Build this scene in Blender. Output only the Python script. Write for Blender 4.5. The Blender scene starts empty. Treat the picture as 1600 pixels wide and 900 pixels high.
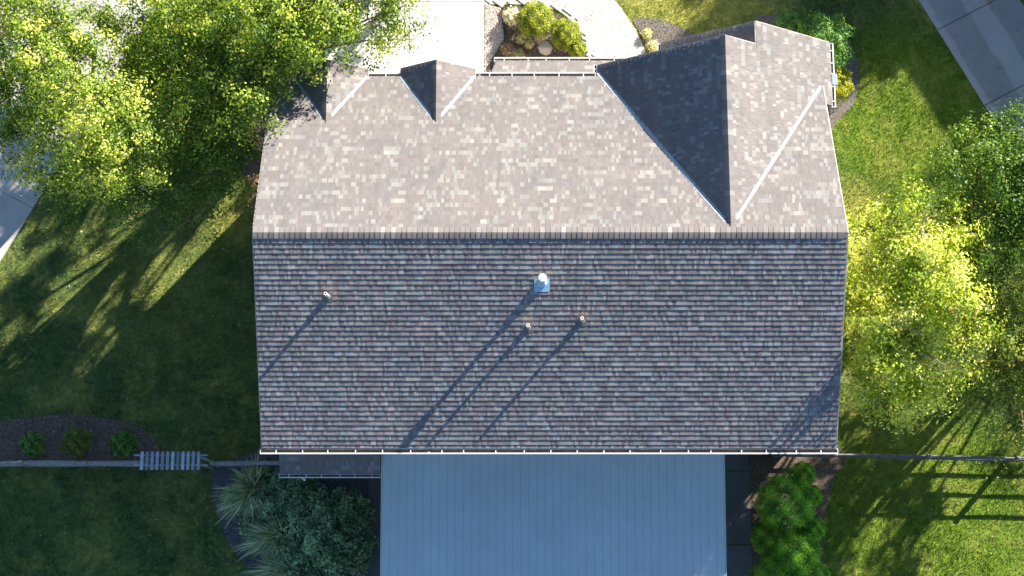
import bpy, math, random
import numpy as np
from mathutils import Vector, Matrix

# ------------------------------------------------------------------ camera, sky, sun, exposure
scene = bpy.context.scene
COL = scene.collection
random.seed(7)
RNG = np.random.default_rng(11)

cam_data = bpy.data.cameras.new("camera")
cam_data.sensor_width = 36.0
cam_data.lens = 49.5
cam_data.clip_end = 500
cam = bpy.data.objects.new("camera", cam_data)
cam.location = (-1.032, -8.69, 44.77)
cam.rotation_euler = (math.radians(11), 0, 0)
COL.objects.link(cam)
scene.camera = cam

SUN_EL = math.radians(23.5)
SUN_AZ = math.atan2(0.67, 0.745)          # clockwise from +Y (the street side)
SUN = Vector((math.sin(SUN_AZ) * math.cos(SUN_EL), math.cos(SUN_AZ) * math.cos(SUN_EL), math.sin(SUN_EL)))
world = bpy.data.worlds.new("World")
scene.world = world
world.use_nodes = True
nt = world.node_tree
nt.nodes.clear()
w_out = nt.nodes.new("ShaderNodeOutputWorld")
w_bg = nt.nodes.new("ShaderNodeBackground")
w_sky = nt.nodes.new("ShaderNodeTexSky")
w_sky.sky_type = 'NISHITA'
w_sky.sun_disc = False
w_sky.sun_elevation = SUN_EL
w_sky.sun_rotation = SUN_AZ
w_sky.dust_density = 0.3
w_sky.ozone_density = 4.0
w_bg.inputs["Strength"].default_value = 0.062
nt.links.new(w_sky.outputs[0], w_bg.inputs[0])
nt.links.new(w_bg.outputs[0], w_out.inputs[0])

sun_data = bpy.data.lights.new("sun", 'SUN')
sun_data.energy = 5.0
sun_data.angle = math.radians(0.5)
sun_data.color = (1.0, 0.93, 0.80)
sun = bpy.data.objects.new("sun", sun_data)
sun.rotation_euler = (-SUN).to_track_quat('-Z', 'Y').to_euler()
sun.location = (30, 35, 40)
COL.objects.link(sun)

vs = scene.view_settings
vs.view_transform = 'Standard'
vs.look = 'None'
vs.exposure = 1.75
vs.gamma = 1.0
vs.use_curve_mapping = False

# ------------------------------------------------------------------ helpers
def tag(o, label=None, cat=None, group=None, kind=None):
    if label: o["label"] = label
    if cat: o["category"] = cat
    if group: o["group"] = group
    if kind: o["kind"] = kind
    return o

def put(name, me, mat=None, parent=None):
    if mat is not None and not me.materials:
        me.materials.append(mat)
    o = bpy.data.objects.new(name, me)
    COL.objects.link(o)
    if parent is not None:
        o.parent = parent
        if parent.type == 'EMPTY':
            o.matrix_parent_inverse = Matrix.Translation(-Vector(parent.location))
    return o

def empty(name, loc, label=None, cat=None, group=None, kind=None):
    o = bpy.data.objects.new(name, None)
    o.empty_display_size = 0.3
    o.location = loc
    COL.objects.link(o)
    return tag(o, label, cat, group, kind)

class MB:
    """collects shapes into one mesh"""
    def __init__(s): s.v = []; s.f = []
    def add(s, vs, fs):
        b = len(s.v); s.v += [tuple(v) for v in vs]; s.f += [tuple(b + i for i in f) for f in fs]; return s
    def box(s, c, d, ax=None):
        c = Vector(c); X, Y, Z = ax if ax else (Vector((1,0,0)), Vector((0,1,0)), Vector((0,0,1)))
        p = [c + X*d[0]*.5*i + Y*d[1]*.5*j + Z*d[2]*.5*k for k in (-1,1) for j in (-1,1) for i in (-1,1)]
        return s.add(p, [(0,2,3,1),(4,5,7,6),(0,1,5,4),(2,6,7,3),(0,4,6,2),(1,3,7,5)])
    def mm(s, a, b):
        return s.box([(a[i]+b[i])/2 for i in range(3)], [abs(b[i]-a[i]) for i in range(3)])
    def tube(s, pts, rs, n=8, cap=True):
        rings = []
        for i, p in enumerate(pts):
            p = Vector(p)
            d = Vector(pts[min(i+1, len(pts)-1)]) - Vector(pts[max(i-1, 0)])
            d.normalize()
            a = d.orthogonal() if abs(d.z) < .99 else Vector((1,0,0))
            a = (a - d*a.dot(d)).normalized(); b = d.cross(a)
            rings.append([p + (a*math.cos(2*math.pi*k/n) + b*math.sin(2*math.pi*k/n))*rs[i] for k in range(n)])
        vs = [q for r in rings for q in r]; fs = []
        for i in range(len(pts)-1):
            for k in range(n):
                fs.append((i*n+k, i*n+(k+1) % n, (i+1)*n+(k+1) % n, (i+1)*n+k))
        if cap:
            fs.append(tuple(range(n-1, -1, -1))); fs.append(tuple((len(pts)-1)*n+k for k in range(n)))
        return s.add(vs, fs)
    def prism(s, poly, z0, z1):
        n = len(poly)
        a = sum(poly[i][0]*poly[(i+1) % n][1]-poly[(i+1) % n][0]*poly[i][1] for i in range(n))
        if a < 0: poly = poly[::-1]
        vs = [(x, y, z0) for x, y in poly] + [(x, y, z1) for x, y in poly]
        fs = [tuple(range(n-1, -1, -1)), tuple(range(n, 2*n))] + [(i, (i+1) % n, n+(i+1) % n, n+i) for i in range(n)]
        return s.add(vs, fs)
    def slab(s, pts, n, th):
        """a planar polygon thickened downwards along its normal"""
        n = Vector(n).normalized(); pts = [Vector(p) for p in pts]; k = len(pts)
        return s.add(pts + [p - n*th for p in pts],
                     [tuple(range(k)), tuple(range(2*k-1, k-1, -1))] + [(i, k+i, k+(i+1) % k, (i+1) % k) for i in range(k)])
    def mesh(s, name):
        me = bpy.data.meshes.new(name); me.from_pydata(s.v, [], s.f); me.validate(); me.update(); return me
    def build(s, name, mat, parent=None, smooth=False, bevel=0):
        me = s.mesh(name)
        if smooth:
            me.polygons.foreach_set("use_smooth", [True]*len(me.polygons))
        o = put(name, me, mat, parent)
        if bevel:
            m = o.modifiers.new("bevel", 'BEVEL'); m.width = bevel; m.segments = 2; m.limit_method = 'ANGLE'
        return o

def np_mesh(name, verts, nper, cols=None):
    """verts: (N*nper,3): N faces of nper corners; cols (N,3) linear colour of each face's thing"""
    verts = np.asarray(verts, np.float32).reshape(-1, 3); nv = len(verts); nf = nv//nper
    me = bpy.data.meshes.new(name)
    me.vertices.add(nv); me.vertices.foreach_set("co", verts.ravel())
    me.loops.add(nv); me.loops.foreach_set("vertex_index", np.arange(nv, dtype=np.int32))
    me.polygons.add(nf); me.polygons.foreach_set("loop_start", np.arange(0, nv, nper, dtype=np.int32))
    me.update(calc_edges=True)
    if cols is not None:
        at = me.color_attributes.new("col", 'FLOAT_COLOR', 'POINT')
        c = np.ones((nv, 4), np.float32); c[:, :3] = np.repeat(np.asarray(cols, np.float32), nper, axis=0)
        at.data.foreach_set("color", c.ravel())
    return me

# ------------------------------------------------------------------ materials
def newmat(name):
    m = bpy.data.materials.new(name); m.use_nodes = True
    t = m.node_tree; t.nodes.clear()
    return m, t, t.nodes.new, t.links.new

def noise(t, scale, detail=4, vec=None, rough=.6, dist=0):
    n = t.nodes.new("ShaderNodeTexNoise"); n.inputs["Scale"].default_value = scale
    n.inputs["Detail"].default_value = detail; n.inputs["Roughness"].default_value = rough
    n.inputs["Distortion"].default_value = dist
    if vec: t.links.new(vec, n.inputs["Vector"])
    return n.outputs[0]

def ramp(t, fac, stops):
    r = t.nodes.new("ShaderNodeValToRGB"); cr = r.color_ramp
    while len(cr.elements) < len(stops): cr.elements.new(.5)
    for e, (p, c) in zip(cr.elements, stops):
        e.position = p; e.color = (*c, 1) if len(c) == 3 else c
    t.links.new(fac, r.inputs[0]); return r.outputs[0]

def mix(t, fac, a, b, mode='MIX'):
    m = t.nodes.new("ShaderNodeMix"); m.data_type = 'RGBA'; m.blend_type = mode
    for s, val in ((0, fac), (6, a), (7, b)):
        if hasattr(val, "is_output"): t.links.new(val, m.inputs[s])
        else: m.inputs[s].default_value = val if s == 0 else (*val, 1)
    return m.outputs[2]

def pos(t):
    return t.nodes.new("ShaderNodeNewGeometry").outputs["Position"]

def surf(t, col, rough=.8, bump=None, bdist=.01, bstr=.5, metal=0, spec=.3):
    p = t.nodes.new("ShaderNodeBsdfPrincipled"); o = t.nodes.new("ShaderNodeOutputMaterial")
    if hasattr(col, "is_output"): t.links.new(col, p.inputs["Base Color"])
    else: p.inputs["Base Color"].default_value = (*col, 1)
    p.inputs["Roughness"].default_value = rough; p.inputs["Metallic"].default_value = metal
    p.inputs["Specular IOR Level"].default_value = spec
    if bump:
        b = t.nodes.new("ShaderNodeBump"); b.inputs["Distance"].default_value = bdist; b.inputs["Strength"].default_value = bstr
        t.links.new(bump, b.inputs["Height"]); t.links.new(b.outputs[0], p.inputs["Normal"])
    t.links.new(p.outputs[0], o.inputs[0])

def simple(name, col, var=.15, scale=6, rough=.7, bump=0, metal=0, spec=.3, bscale=60):
    m, t, N, L = newmat(name); P = pos(t)
    a = tuple(c*(1-var) for c in col); b = tuple(c*(1+var) for c in col)
    c = ramp(t, noise(t, scale, 5, P), [(.3, a), (.7, b)])
    surf(t, c, rough, noise(t, bscale, 3, P) if bump else None, bump, .6, metal, spec)
    return m

M = {}
# shingles: own colour from the attribute, granule speckle and slow weathering over it
def shingle_mat(name, base=None):
    m, t, N, L = newmat(name); P = pos(t)
    if base is None:
        a = N("ShaderNodeAttribute"); a.attribute_name = "col"; c = a.outputs["Color"]
    else:
        oi = N("ShaderNodeObjectInfo")
        c = ramp(t, oi.outputs["Random"], [(0, tuple(x*.86 for x in base)), (1, tuple(x*1.14 for x in base))])
    c = mix(t, 1.0, c, ramp(t, noise(t, 110, 2, P), [(.25, (.72, .72, .73)), (.75, (1.25, 1.24, 1.22))]), 'MULTIPLY')
    c = mix(t, 1.0, c, ramp(t, noise(t, .9, 4, P), [(.3, (.9, .92, .95)), (.7, (1.08, 1.05, 1.03))]), 'MULTIPLY')
    mp = N("ShaderNodeMapping"); mp.inputs["Scale"].default_value = (2.2, .22, .22); L(P, mp.inputs[0])
    c = mix(t, 1.0, c, ramp(t, noise(t, 1.6, 5, mp.outputs[0], .65), [(.3, (.91, .92, .94)), (.7, (1.07, 1.06, 1.05))]), 'MULTIPLY')
    surf(t, c, .92, noise(t, 130, 2, P), .003, .5, spec=.2)
    return m
M['shingle'] = shingle_mat('shingle_blend')
SH_TONES = [(.186, .169, .164), (.194, .177, .17), (.275, .26, .243)]
M['sh_tone'] = [shingle_mat('shingle_tone_%s' % n, c) for n, c in zip(('brown', 'tan', 'sand'), SH_TONES)]
M['deck'] = simple('roof_deck', (.12, .10, .095), rough=.9)
M['white'] = simple('white_aluminium', (.74, .74, .74), .05, 3, .4, spec=.5)
M['flash'] = simple('valley_metal', (.36, .385, .41), .08, 2, .42, metal=.25, spec=.5)
M['siding'] = simple('siding', (.55, .53, .49), .06, 2, .6)
M['pipe'] = simple('vent_pvc', (.75, .74, .72), .06, 20, .45)
M['rubber'] = simple('vent_collar', (.16, .155, .15), .2, 20, .7)
M['galv'] = simple('galvanised_flashing', (.33, .39, .45), .1, 12, .45, metal=.3)
M['blue_flash'] = simple('painted_flashing', (.34, .56, .72), .1, 12, .5)
M['dark'] = simple('dark_inside', (.015, .015, .016), .2, 20, .8)
M['panel'] = simple('patio_panel_paint', (.51, .59, .605), .07, .9, .5, .0015, spec=.45, bscale=220)
M['fence'] = simple('weathered_rail', (.25, .25, .255), .3, 9, .85, .004, bscale=40)
M['fence_old'] = simple('old_rail', (.13, .125, .12), .3, 9, .85, .004, bscale=40)
def slat_mat():
    m, t, N, L = newmat('painted_slat'); P = pos(t); oi = N("ShaderNodeObjectInfo")
    c = ramp(t, oi.outputs["Random"], [(0, (.20, .22, .25)), (.5, (.34, .38, .43)), (1, (.50, .55, .60))])
    c = mix(t, 1.0, c, ramp(t, noise(t, 8, 5, P), [(.3, (.75, .75, .75)), (.7, (1.2, 1.2, 1.2))]), 'MULTIPLY')
    surf(t, c, .75, noise(t, 40, 3, P), .003, .5); return m
M['arbor'] = slat_mat()
M['metaldark'] = simple('dark_edging', (.05, .048, .045), .3, 9, .6)
M['trim'] = simple('rake_trim', (.50, .46, .42), .08, 3, .6)

def concrete(name, a, b, stain, streak=None):
    m, t, N, L = newmat(name); P = pos(t)
    c = ramp(t, noise(t, 1.3, 6, P, .65), [(.3, a), (.7, b)])
    c = mix(t, ramp(t, noise(t, .55, 5, P, .7, .6), [(.52, (0, 0, 0)), (.72, (.75, .75, .75))]), c, stain)
    c = mix(t, 1.0, c, ramp(t, noise(t, 55, 3, P), [(.3, (.85, .85, .85)), (.7, (1.13, 1.13, 1.13))]), 'MULTIPLY')
    if streak:                                            # worn wheel tracks along the drive
        dx, dy, off, per = streak
        d = N("ShaderNodeVectorMath"); d.operation = 'DOT_PRODUCT'; L(P, d.inputs[0]); d.inputs[1].default_value = (dy, -dx, 0)
        a1 = N("ShaderNodeMath"); a1.operation = 'ADD'; L(d.outputs["Value"], a1.inputs[0]); a1.inputs[1].default_value = off
        a2 = N("ShaderNodeMath"); a2.operation = 'MULTIPLY'; L(a1.outputs[0], a2.inputs[0]); a2.inputs[1].default_value = 2*math.pi/per
        a3 = N("ShaderNodeMath"); a3.operation = 'SINE'; L(a2.outputs[0], a3.inputs[0])
        a4 = N("ShaderNodeMath"); a4.operation = 'ADD'; L(a3.outputs[0], a4.inputs[0]); L(noise(t, 1.5, 4, P), a4.inputs[1])
        c = mix(t, ramp(t, a4.outputs[0], [(.55, (0, 0, 0)), (1.35/1.5, (.38, .38, .38))]), c, tuple(min(.8, x*1.7) for x in b))
    surf(t, c, .88, noise(t, 90, 4, P), .003, .4)
    return m
M['concrete'] = concrete('drive_concrete', (.52, .50, .46), (.62, .60, .56), (.46, .44, .40))
M['concrete_left'] = concrete('side_drive_concrete', (.42, .40, .38), (.52, .50, .47), (.36, .34, .32))
M['concrete_old'] = concrete('old_drive_concrete', (.24, .24, .24), (.31, .31, .31), (.20, .20, .205), (.47, -.88, .35, 1.75))
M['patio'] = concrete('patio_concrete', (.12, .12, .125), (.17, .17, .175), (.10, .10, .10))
def paver_mat():
    m, t, N, L = newmat('paver'); P = pos(t); oi = N("ShaderNodeObjectInfo")
    c = ramp(t, oi.outputs["Random"], [(0, (.56, .53, .48)), (.5, (.63, .60, .55)), (1, (.68, .65, .60))])
    c = mix(t, 1.0, c, ramp(t, noise(t, 40, 4, P), [(.3, (.88, .88, .88)), (.7, (1.1, 1.1, 1.1))]), 'MULTIPLY')
    surf(t, c, .9, noise(t, 80, 3, P), .003, .4); return m
M['paver'] = paver_mat()
M['sand'] = simple('joint_sand', (.48, .45, .40), .2, 30, .95)
def mulch(name, a, b):
    m, t, N, L = newmat(name); P = pos(t)
    c = ramp(t, noise(t, 22, 6, P, .75), [(.32, a), (.7, b)])
    surf(t, c, .95, noise(t, 45, 5, P, .8), .04, .9, spec=.1); return m
M['mulch'] = mulch('bark_mulch', (.09, .065, .048), (.27, .20, .155))
M['mulch_grey'] = mulch('weathered_mulch', (.09, .082, .072), (.30, .275, .245))
M['mulch_blue'] = mulch('slate_mulch', (.06, .06, .068), (.21, .21, .235))

def attr_mat(name, rough=.8, spec=.2):
    m, t, N, L = newmat(name)
    a = N("ShaderNodeAttribute"); a.attribute_name = "col"
    surf(t, a.outputs["Color"], rough, spec=spec); return m
M['chips'] = attr_mat('loose_pieces', .9, .15)

def leaf_mat(name, trans=.28, gloss=.02):
    m, t, N, L = newmat(name)
    a = N("ShaderNodeAttribute"); a.attribute_name = "col"
    d = N("ShaderNodeBsdfDiffuse"); L(a.outputs["Color"], d.inputs[0])
    tr = N("ShaderNodeBsdfTranslucent"); L(mix(t, 1.0, a.outputs["Color"], (1.25, 1.2, .55), 'MULTIPLY'), tr.inputs[0])
    s = N("ShaderNodeMixShader"); s.inputs[0].default_value = trans; L(d.outputs[0], s.inputs[1]); L(tr.outputs[0], s.inputs[2])
    g = N("ShaderNodeBsdfGlossy"); g.inputs["Roughness"].default_value = .45
    s2 = N("ShaderNodeMixShader"); s2.inputs[0].default_value = gloss; L(s.outputs[0], s2.inputs[1]); L(g.outputs[0], s2.inputs[2])
    o = N("ShaderNodeOutputMaterial"); L(s2.outputs[0], o.inputs[0]); return m
M['leaf'] = leaf_mat('leaf')
M['bark'] = simple('bark', (.16, .13, .105), .35, 12, .9, .01, bscale=30)
M['bark_pale'] = simple('pale_bark', (.36, .32, .27), .3, 12, .85, .006, bscale=30)

def lawn_mat(name, trans):
    m, t, N, L = newmat(name); P = pos(t)
    sx = N("ShaderNodeSeparateXYZ"); L(P, sx.inputs[0]); cx = N("ShaderNodeCombineXYZ"); L(sx.outputs[0], cx.inputs[0]); L(sx.outputs[1], cx.inputs[1])
    Q = cx.outputs[0]
    lush = ramp(t, noise(t, 2.6, 6, Q, .7), [(.28, (.06, .108, .034)), (.5, (.112, .17, .05)), (.75, (.195, .245, .08))])
    dry = ramp(t, noise(t, 3.4, 6, Q, .7), [(.3, (.24, .27, .05)), (.55, (.44, .43, .105)), (.8, (.62, .54, .27))])
    fac = ramp(t, noise(t, .75, 8, Q, .72, .5), [(.47, (0, 0, 0)), (.74, (.85, .85, .85))])
    # thin, sun-bleached turf on the street side and between the houses
    for (px, py, r, s) in ((5.0, 11.0, 8.0, 1.0), (9.9, 2.6, 2.6, .8), (10.5, -5.6, 5.5, .25), (-9.8, 2.4, 3., .85), (-12.5, 0., 6.0, .35)):
        d = N("ShaderNodeVectorMath"); d.operation = 'DISTANCE'; L(Q, d.inputs[0]); d.inputs[1].default_value = (px, py, 0)
        md = N("ShaderNodeMath"); md.operation = 'DIVIDE'; L(d.outputs["Value"], md.inputs[0]); md.inputs[1].default_value = r
        n2 = N("ShaderNodeMath"); n2.operation = 'MULTIPLY_ADD'; L(noise(t, .9, 5, Q), n2.inputs[0]); n2.inputs[1].default_value = .9; L(md.outputs[0], n2.inputs[2])
        fac = mix(t, 1.0, fac, ramp(t, n2.outputs[0], [(.55, (s, s, s)), (1.0, (0, 0, 0))]), 'LIGHTEN')
    sunlit_green = ramp(t, noise(t, 3.1, 6, Q, .7), [(.3, (.085, .16, .016)), (.7, (.20, .30, .028))])
    for (px, py, r) in ((12.0, 6.0, 4.0), (12.0, -8.0, 5.5)):          # sunlit patches put into the turf colour as brighter green
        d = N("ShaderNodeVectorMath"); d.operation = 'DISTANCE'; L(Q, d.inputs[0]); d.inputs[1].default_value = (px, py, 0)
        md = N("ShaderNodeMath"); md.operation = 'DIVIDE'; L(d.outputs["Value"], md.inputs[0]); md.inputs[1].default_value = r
        lush = mix(t, ramp(t, md.outputs[0], [(.55, (.9, .9, .9)), (1.0, (0, 0, 0))]), lush, sunlit_green)
    c = mix(t, fac, lush, dry)
    c = mix(t, 1.0, c, ramp(t, noise(t, 7, 6, Q, .75), [(.3, (.68, .70, .72)), (.5, (1, 1, 1)), (.72, (1.4, 1.33, 1.3))]), 'MULTIPLY')
    if trans:
        d = N("ShaderNodeBsdfDiffuse"); tr = N("ShaderNodeBsdfTranslucent"); L(c, d.inputs[0]); L(c, tr.inputs[0])
        s = N("ShaderNodeMixShader"); s.inputs[0].default_value = .3; L(d.outputs[0], s.inputs[1]); L(tr.outputs[0], s.inputs[2])
        o = N("ShaderNodeOutputMaterial"); L(s.outputs[0], o.inputs[0])
    else:
        surf(t, c, .95, noise(t, 26, 6, P, .8), .07, .8, spec=.1)
    return m
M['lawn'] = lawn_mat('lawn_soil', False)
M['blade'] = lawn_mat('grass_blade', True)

# ------------------------------------------------------------------ ground, drives, path, beds
def inside(poly, x, y):
    p = np.asarray(poly, float); r = np.zeros(len(x), bool); j = len(p)-1
    for i in range(len(p)):
        c = ((p[i, 1] > y) != (p[j, 1] > y)) & (x < (p[j, 0]-p[i, 0])*(y-p[i, 1])/(p[j, 1]-p[i, 1]+1e-12)+p[i, 0])
        r ^= c; j = i
    return r

g = MB(); R = 160
g.add([(-R, -R, 0), (R, -R, 0), (R, R, 0), (-R, R, 0)], [(0, 1, 2, 3)])
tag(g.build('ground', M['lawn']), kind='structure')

# front drive: four slabs with sawn joints, reaching to the street beyond the frame
drive = empty('driveway', (-4.2, 8, 0), kind='structure')
DRIVE = [(-7.3, 4.6), (-1.97, 4.6), (-1.97, 30), (-7.3, 30)]
for x0, x1 in ((-7.3, -4.48), (-4.465, -1.97)):
    for y0, y1 in ((4.6, 9.83), (9.845, 15), (15.015, 22), (22.015, 30)):
        MB().mm((x0, y0, -.1), (x1, y1, .035)).build('slab', M['concrete'], drive, bevel=.006)
# left drive, running off to the upper right between the two houses
LD = Vector((.47, .883, 0)); LN = Vector((-.883, .47, 0)); LP = Vector((-17.68, .86, 0))
ldrive = empty('side_driveway', (-18, 1, 0), kind='structure')
def strip_slabs(parent, P, D, Nn, s_list, w, mat, gap=.014, nx=1):
    for a, b in zip(s_list[:-1], s_list[1:]):
        for k in range(nx):
            w0 = w*k/nx + (gap/2 if k else 0); w1 = w*(k+1)/nx - (gap/2 if k < nx-1 else 0)
            q = [P+D*(a+gap/2)+Nn*w0, P+D*(b-gap/2)+Nn*w0, P+D*(b-gap/2)+Nn*w1, P+D*(a+gap/2)+Nn*w1]
            MB().prism([(v.x, v.y) for v in q], -.1, .03).build('slab', mat, parent, bevel=.006)
strip_slabs(ldrive, LP, LD, LN, [-12, -6.5, -1.25, 2.05, 5.6, 9.1, 13, 18], 5.6, M['concrete_left'])
LDP = [(LP+LD*-12), (LP+LD*18), (LP+LD*18+LN*5.6), (LP+LD*-12+LN*5.6)]; LDP = [(v.x, v.y) for v in LDP]
# right drive
RP = Vector((12.68, 9.91, 0)); RD = Vector((.4706, -.8824, 0)); RN = Vector((.8824, .4706, 0))
rdrive = empty('neighbour_driveway', (15, 8, 0), kind='structure')
strip_slabs(rdrive, RP, RD, RN, [-14, -9, -5.5, -2.2, 1.22, 4.22, 7.4, 11], 3.0, M['concrete_old'], .03)
RDP = [(RP+RD*-14), (RP+RD*11), (RP+RD*11+RN*3), (RP+RD*-14+RN*3)]; RDP = [(v.x, v.y) for v in RDP]

# curved paver walk
def smooth_line(pts, n=8):
    out = []
    P = [pts[0]] + list(pts) + [pts[-1]]
    for i in range(1, len(P)-2):
        for k in range(n):
            u = k/n
            out.append(tuple(.5*((2*P[i][c]) + (-P[i-1][c]+P[i+1][c])*u + (2*P[i-1][c]-5*P[i][c]+4*P[i+1][c]-P[i+2][c])*u*u
                             + (-P[i-1][c]+3*P[i][c]-3*P[i+1][c]+P[i+2][c])*u**3) for c in (0, 1)))
    out.append(tuple(pts[-1])); return out
wl = smooth_line([(1.62, 5.4), (1.60, 7.2), (1.49, 7.95), (1.22, 8.77), (.62, 9.45), (-.3, 9.72), (-1.97, 9.75)])
wr = smooth_line([(-1.97, 12.2), (-.3, 12.0), (1.3, 11.2), (2.42, 9.91), (2.95, 9.11), (3.43, 8.09), (3.55, 7.0), (3.55, 5.4)])
WALK = wl + wr
walk = tag(MB().prism(WALK, -.08, .018).build('walkway', M['sand']), kind='structure')
# herringbone pavers: 0.21 x 0.105, each one its own piece
pm = {}
def paver_mesh(w, d):
    if (w, d) not in pm:
        b = MB(); c = .008
        b.add([(-w/2, -d/2, 0), (w/2, -d/2, 0), (w/2, d/2, 0), (-w/2, d/2, 0),
               (-w/2, -d/2, .03-c), (w/2, -d/2, .03-c), (w/2, d/2, .03-c), (-w/2, d/2, .03-c),
               (-w/2+c, -d/2+c, .03), (w/2-c, -d/2+c, .03), (w/2-c, d/2-c, .03), (-w/2+c, d/2-c, .03)],
              [(0, 1, 5, 4), (1, 2, 6, 5), (2, 3, 7, 6), (3, 0, 4, 7), (4, 5, 9, 8), (5, 6, 10, 9), (6, 7, 11, 10), (7, 4, 8, 11), (8, 9, 10, 11)])
        pm[(w, d)] = b.mesh('paver'); pm[(w, d)].materials.append(M['paver'])
    return pm[(w, d)]
ang = math.radians(52); ca, sa = math.cos(ang), math.sin(ang)
U = .135; cells = []
for i in range(-60, 60):
    for j in range(-60, 60):
        k = (i - j) % 4
        if k == 0: cells.append(((i+1)*U, (j+.5)*U, 2*U, U))      # lies along i
        elif k == 3: cells.append(((i+.5)*U, (j+1)*U, U, 2*U))
WX, WY = 1.4, 9.0
cand = np.array([(WX+ca*a-sa*b, WY+sa*a+ca*b) for a, b, _, _ in cells])
ok = inside(WALK, cand[:, 0], cand[:, 1])
wi = np.array(WALK)
npav = 0
for (a, b, w, d), (x, y), o_ in zip(cells, cand, ok):
    if not o_ or y > 10.6 or y < 6.9: continue
    if np.min(np.hypot(wi[:, 0]-x, wi[:, 1]-y)) < .085: continue
    o = put('paver', paver_mesh(w-.008, d-.008), None, walk)
    o.location = (x, y, .016+random.uniform(-.002, .003)); o.rotation_euler = (random.uniform(-.008, .008), random.uniform(-.008, .008), ang)
    npav += 1

# patio slabs behind the house
PATIO = [(-5.55, -13), (6.45, -13), (6.45, -5.0), (-5.55, -5.0)]
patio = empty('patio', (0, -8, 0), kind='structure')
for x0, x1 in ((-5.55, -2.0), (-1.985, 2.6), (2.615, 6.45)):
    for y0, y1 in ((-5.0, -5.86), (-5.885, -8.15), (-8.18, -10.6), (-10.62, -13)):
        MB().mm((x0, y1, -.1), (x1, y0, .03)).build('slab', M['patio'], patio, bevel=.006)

def bed(name, pts, mat, z=.02):
    p = smooth_line(pts + [pts[0]], 6)[:-1]
    tag(MB().prism(p, -.06, z).build(name, mat), kind='structure'); return p
BEDS = []
BEDS.append(bed('mulch_bed', [(-18.5, -4.6), (-17.3, -4.32), (-16.1, -4.14), (-14.9, -4.1), (-13.24, -4.34), (-12.5, -4.75), (-12.15, -5.3), (-12.3, -5.62), (-15, -5.66), (-18.5, -5.7)], M['mulch']))
BEDS.append(bed('shrub_bed', [(-10.5, -5.8), (-10.45, -6.6), (-10.25, -7.3), (-9.8, -8.2), (-9.0, -9.15), (-8.2, -10.2), (-6.9, -11), (-5.6, -11), (-5.6, -5.3), (-8.0, -5.2), (-9.6, -5.4)], M['mulch_blue']))
BEDS.append(bed('front_bed', [(-1.3, 9.62), (-.3, 9.62), (.55, 9.35), (1.12, 8.72), (1.42, 7.9), (1.5, 6.9), (1.5, 5.2), (-.5, 5.1), (-1.2, 5.2), (-1.8, 7.6), (-1.26, 8.55), (-1.4, 9.3)], M['mulch']))
BEDS.append(bed('entry_bed', [(3.5, 8.1), (3.2, 8.85), (3.05, 9.2), (3.6, 9.25), (4.3, 9.08), (5.1, 8.62), (5.6, 7.9), (5.8, 6.8), (5.8, 5.2), (3.62, 5.2), (3.62, 7.0)], M['mulch_grey']))
BEDS.append(bed('corner_bed', [(7.2, 9.3), (8.6, 9.4), (9.9, 8.9), (10.5, 7.8), (10.4, 6.4), (9.6, 5.4), (8.9, 3.4), (8.6, 1.0), (7.6, .8), (7.6, 5.5), (7.0, 6.3), (6.9, 8.2)], M['mulch_grey']))
BEDS.append(bed('patio_bed', [(6.47, -5.1), (9.4, -5.2), (9.1, -6.2), (8.75, -7.5), (8.7, -9), (8.9, -12), (6.47, -12)], M['mulch']))
BEDS.append(bed('wall_bed', [(-8.75, -5), (-8.7, -2), (-8.85, 1.0), (-9.2, 2.6), (-9.75, 3.6), (-10.3, 5.0), (-10.1, 6.3), (-8.9, 6.9), (-7.35, 6.6), (-7.4, 4), (-7.4, -5)], M['mulch']))

# white and pink pebbles between drive and bed
PEB = [(-1.95, 5.3), (-1.2, 5.2), (-1.8, 7.55), (-1.28, 8.5), (-1.42, 9.6), (-1.95, 9.75)]
tag(MB().prism(PEB, -.05, .028).build('gravel_base', M['sand']), kind='structure')

def scatter(polys, n, excl=()):
    out = []
    for p in polys:
        a = np.asarray(p); lo, hi = a.min(0), a.max(0)
        xy = RNG.uniform(lo, hi, (n, 2)); k = inside(p, xy[:, 0], xy[:, 1])
        for e in excl: k &= ~inside(e, xy[:, 0], xy[:, 1])
        out.append(xy[k])
    return np.concatenate(out)

def pebbles(name, xy, r0, r1, cols, z=.03, label=None):
    n = len(xy); r = RNG.uniform(r0, r1, n)
    dirs = np.array([(1, 0, 0), (0, 1, 0), (-1, 0, 0), (0, -1, 0)], float); top = np.array((0, 0, .7))
    a = RNG.uniform(0, 6.28, n); ca_, sa_ = np.cos(a), np.sin(a)
    pts = []
    for d in dirs:
        s = RNG.uniform(.7, 1.2, n)*r
        pts.append(np.stack([xy[:, 0]+(d[0]*ca_-d[1]*sa_)*s, xy[:, 1]+(d[0]*sa_+d[1]*ca_)*s, np.full(n, z)], 1))
    t = np.stack([xy[:, 0]+r*RNG.uniform(-.2, .2, n), xy[:, 1]+r*RNG.uniform(-.2, .2, n), z+r*RNG.uniform(.5, .9, n)], 1)
    tri = np.stack([np.stack([pts[i], pts[(i+1) % 4], t], 1) for i in range(4)], 1).reshape(-1, 3)
    c = np.asarray(cols)[RNG.integers(0, len(cols), n)]*RNG.uniform(.8, 1.2, (n, 1))
    o = put(name, np_mesh(name, tri, 3, np.repeat(c, 4, 0)), M['chips'])
    return tag(o, label, name.replace('_', ' '), kind='stuff')
pebbles('gravel', scatter([PEB], 9000), .012, .034, [(.72, .67, .62), (.62, .55, .5), (.5, .38, .33), (.78, .74, .68), (.4, .3, .26)], label='white and pink pebbles beside the front driveway')
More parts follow.
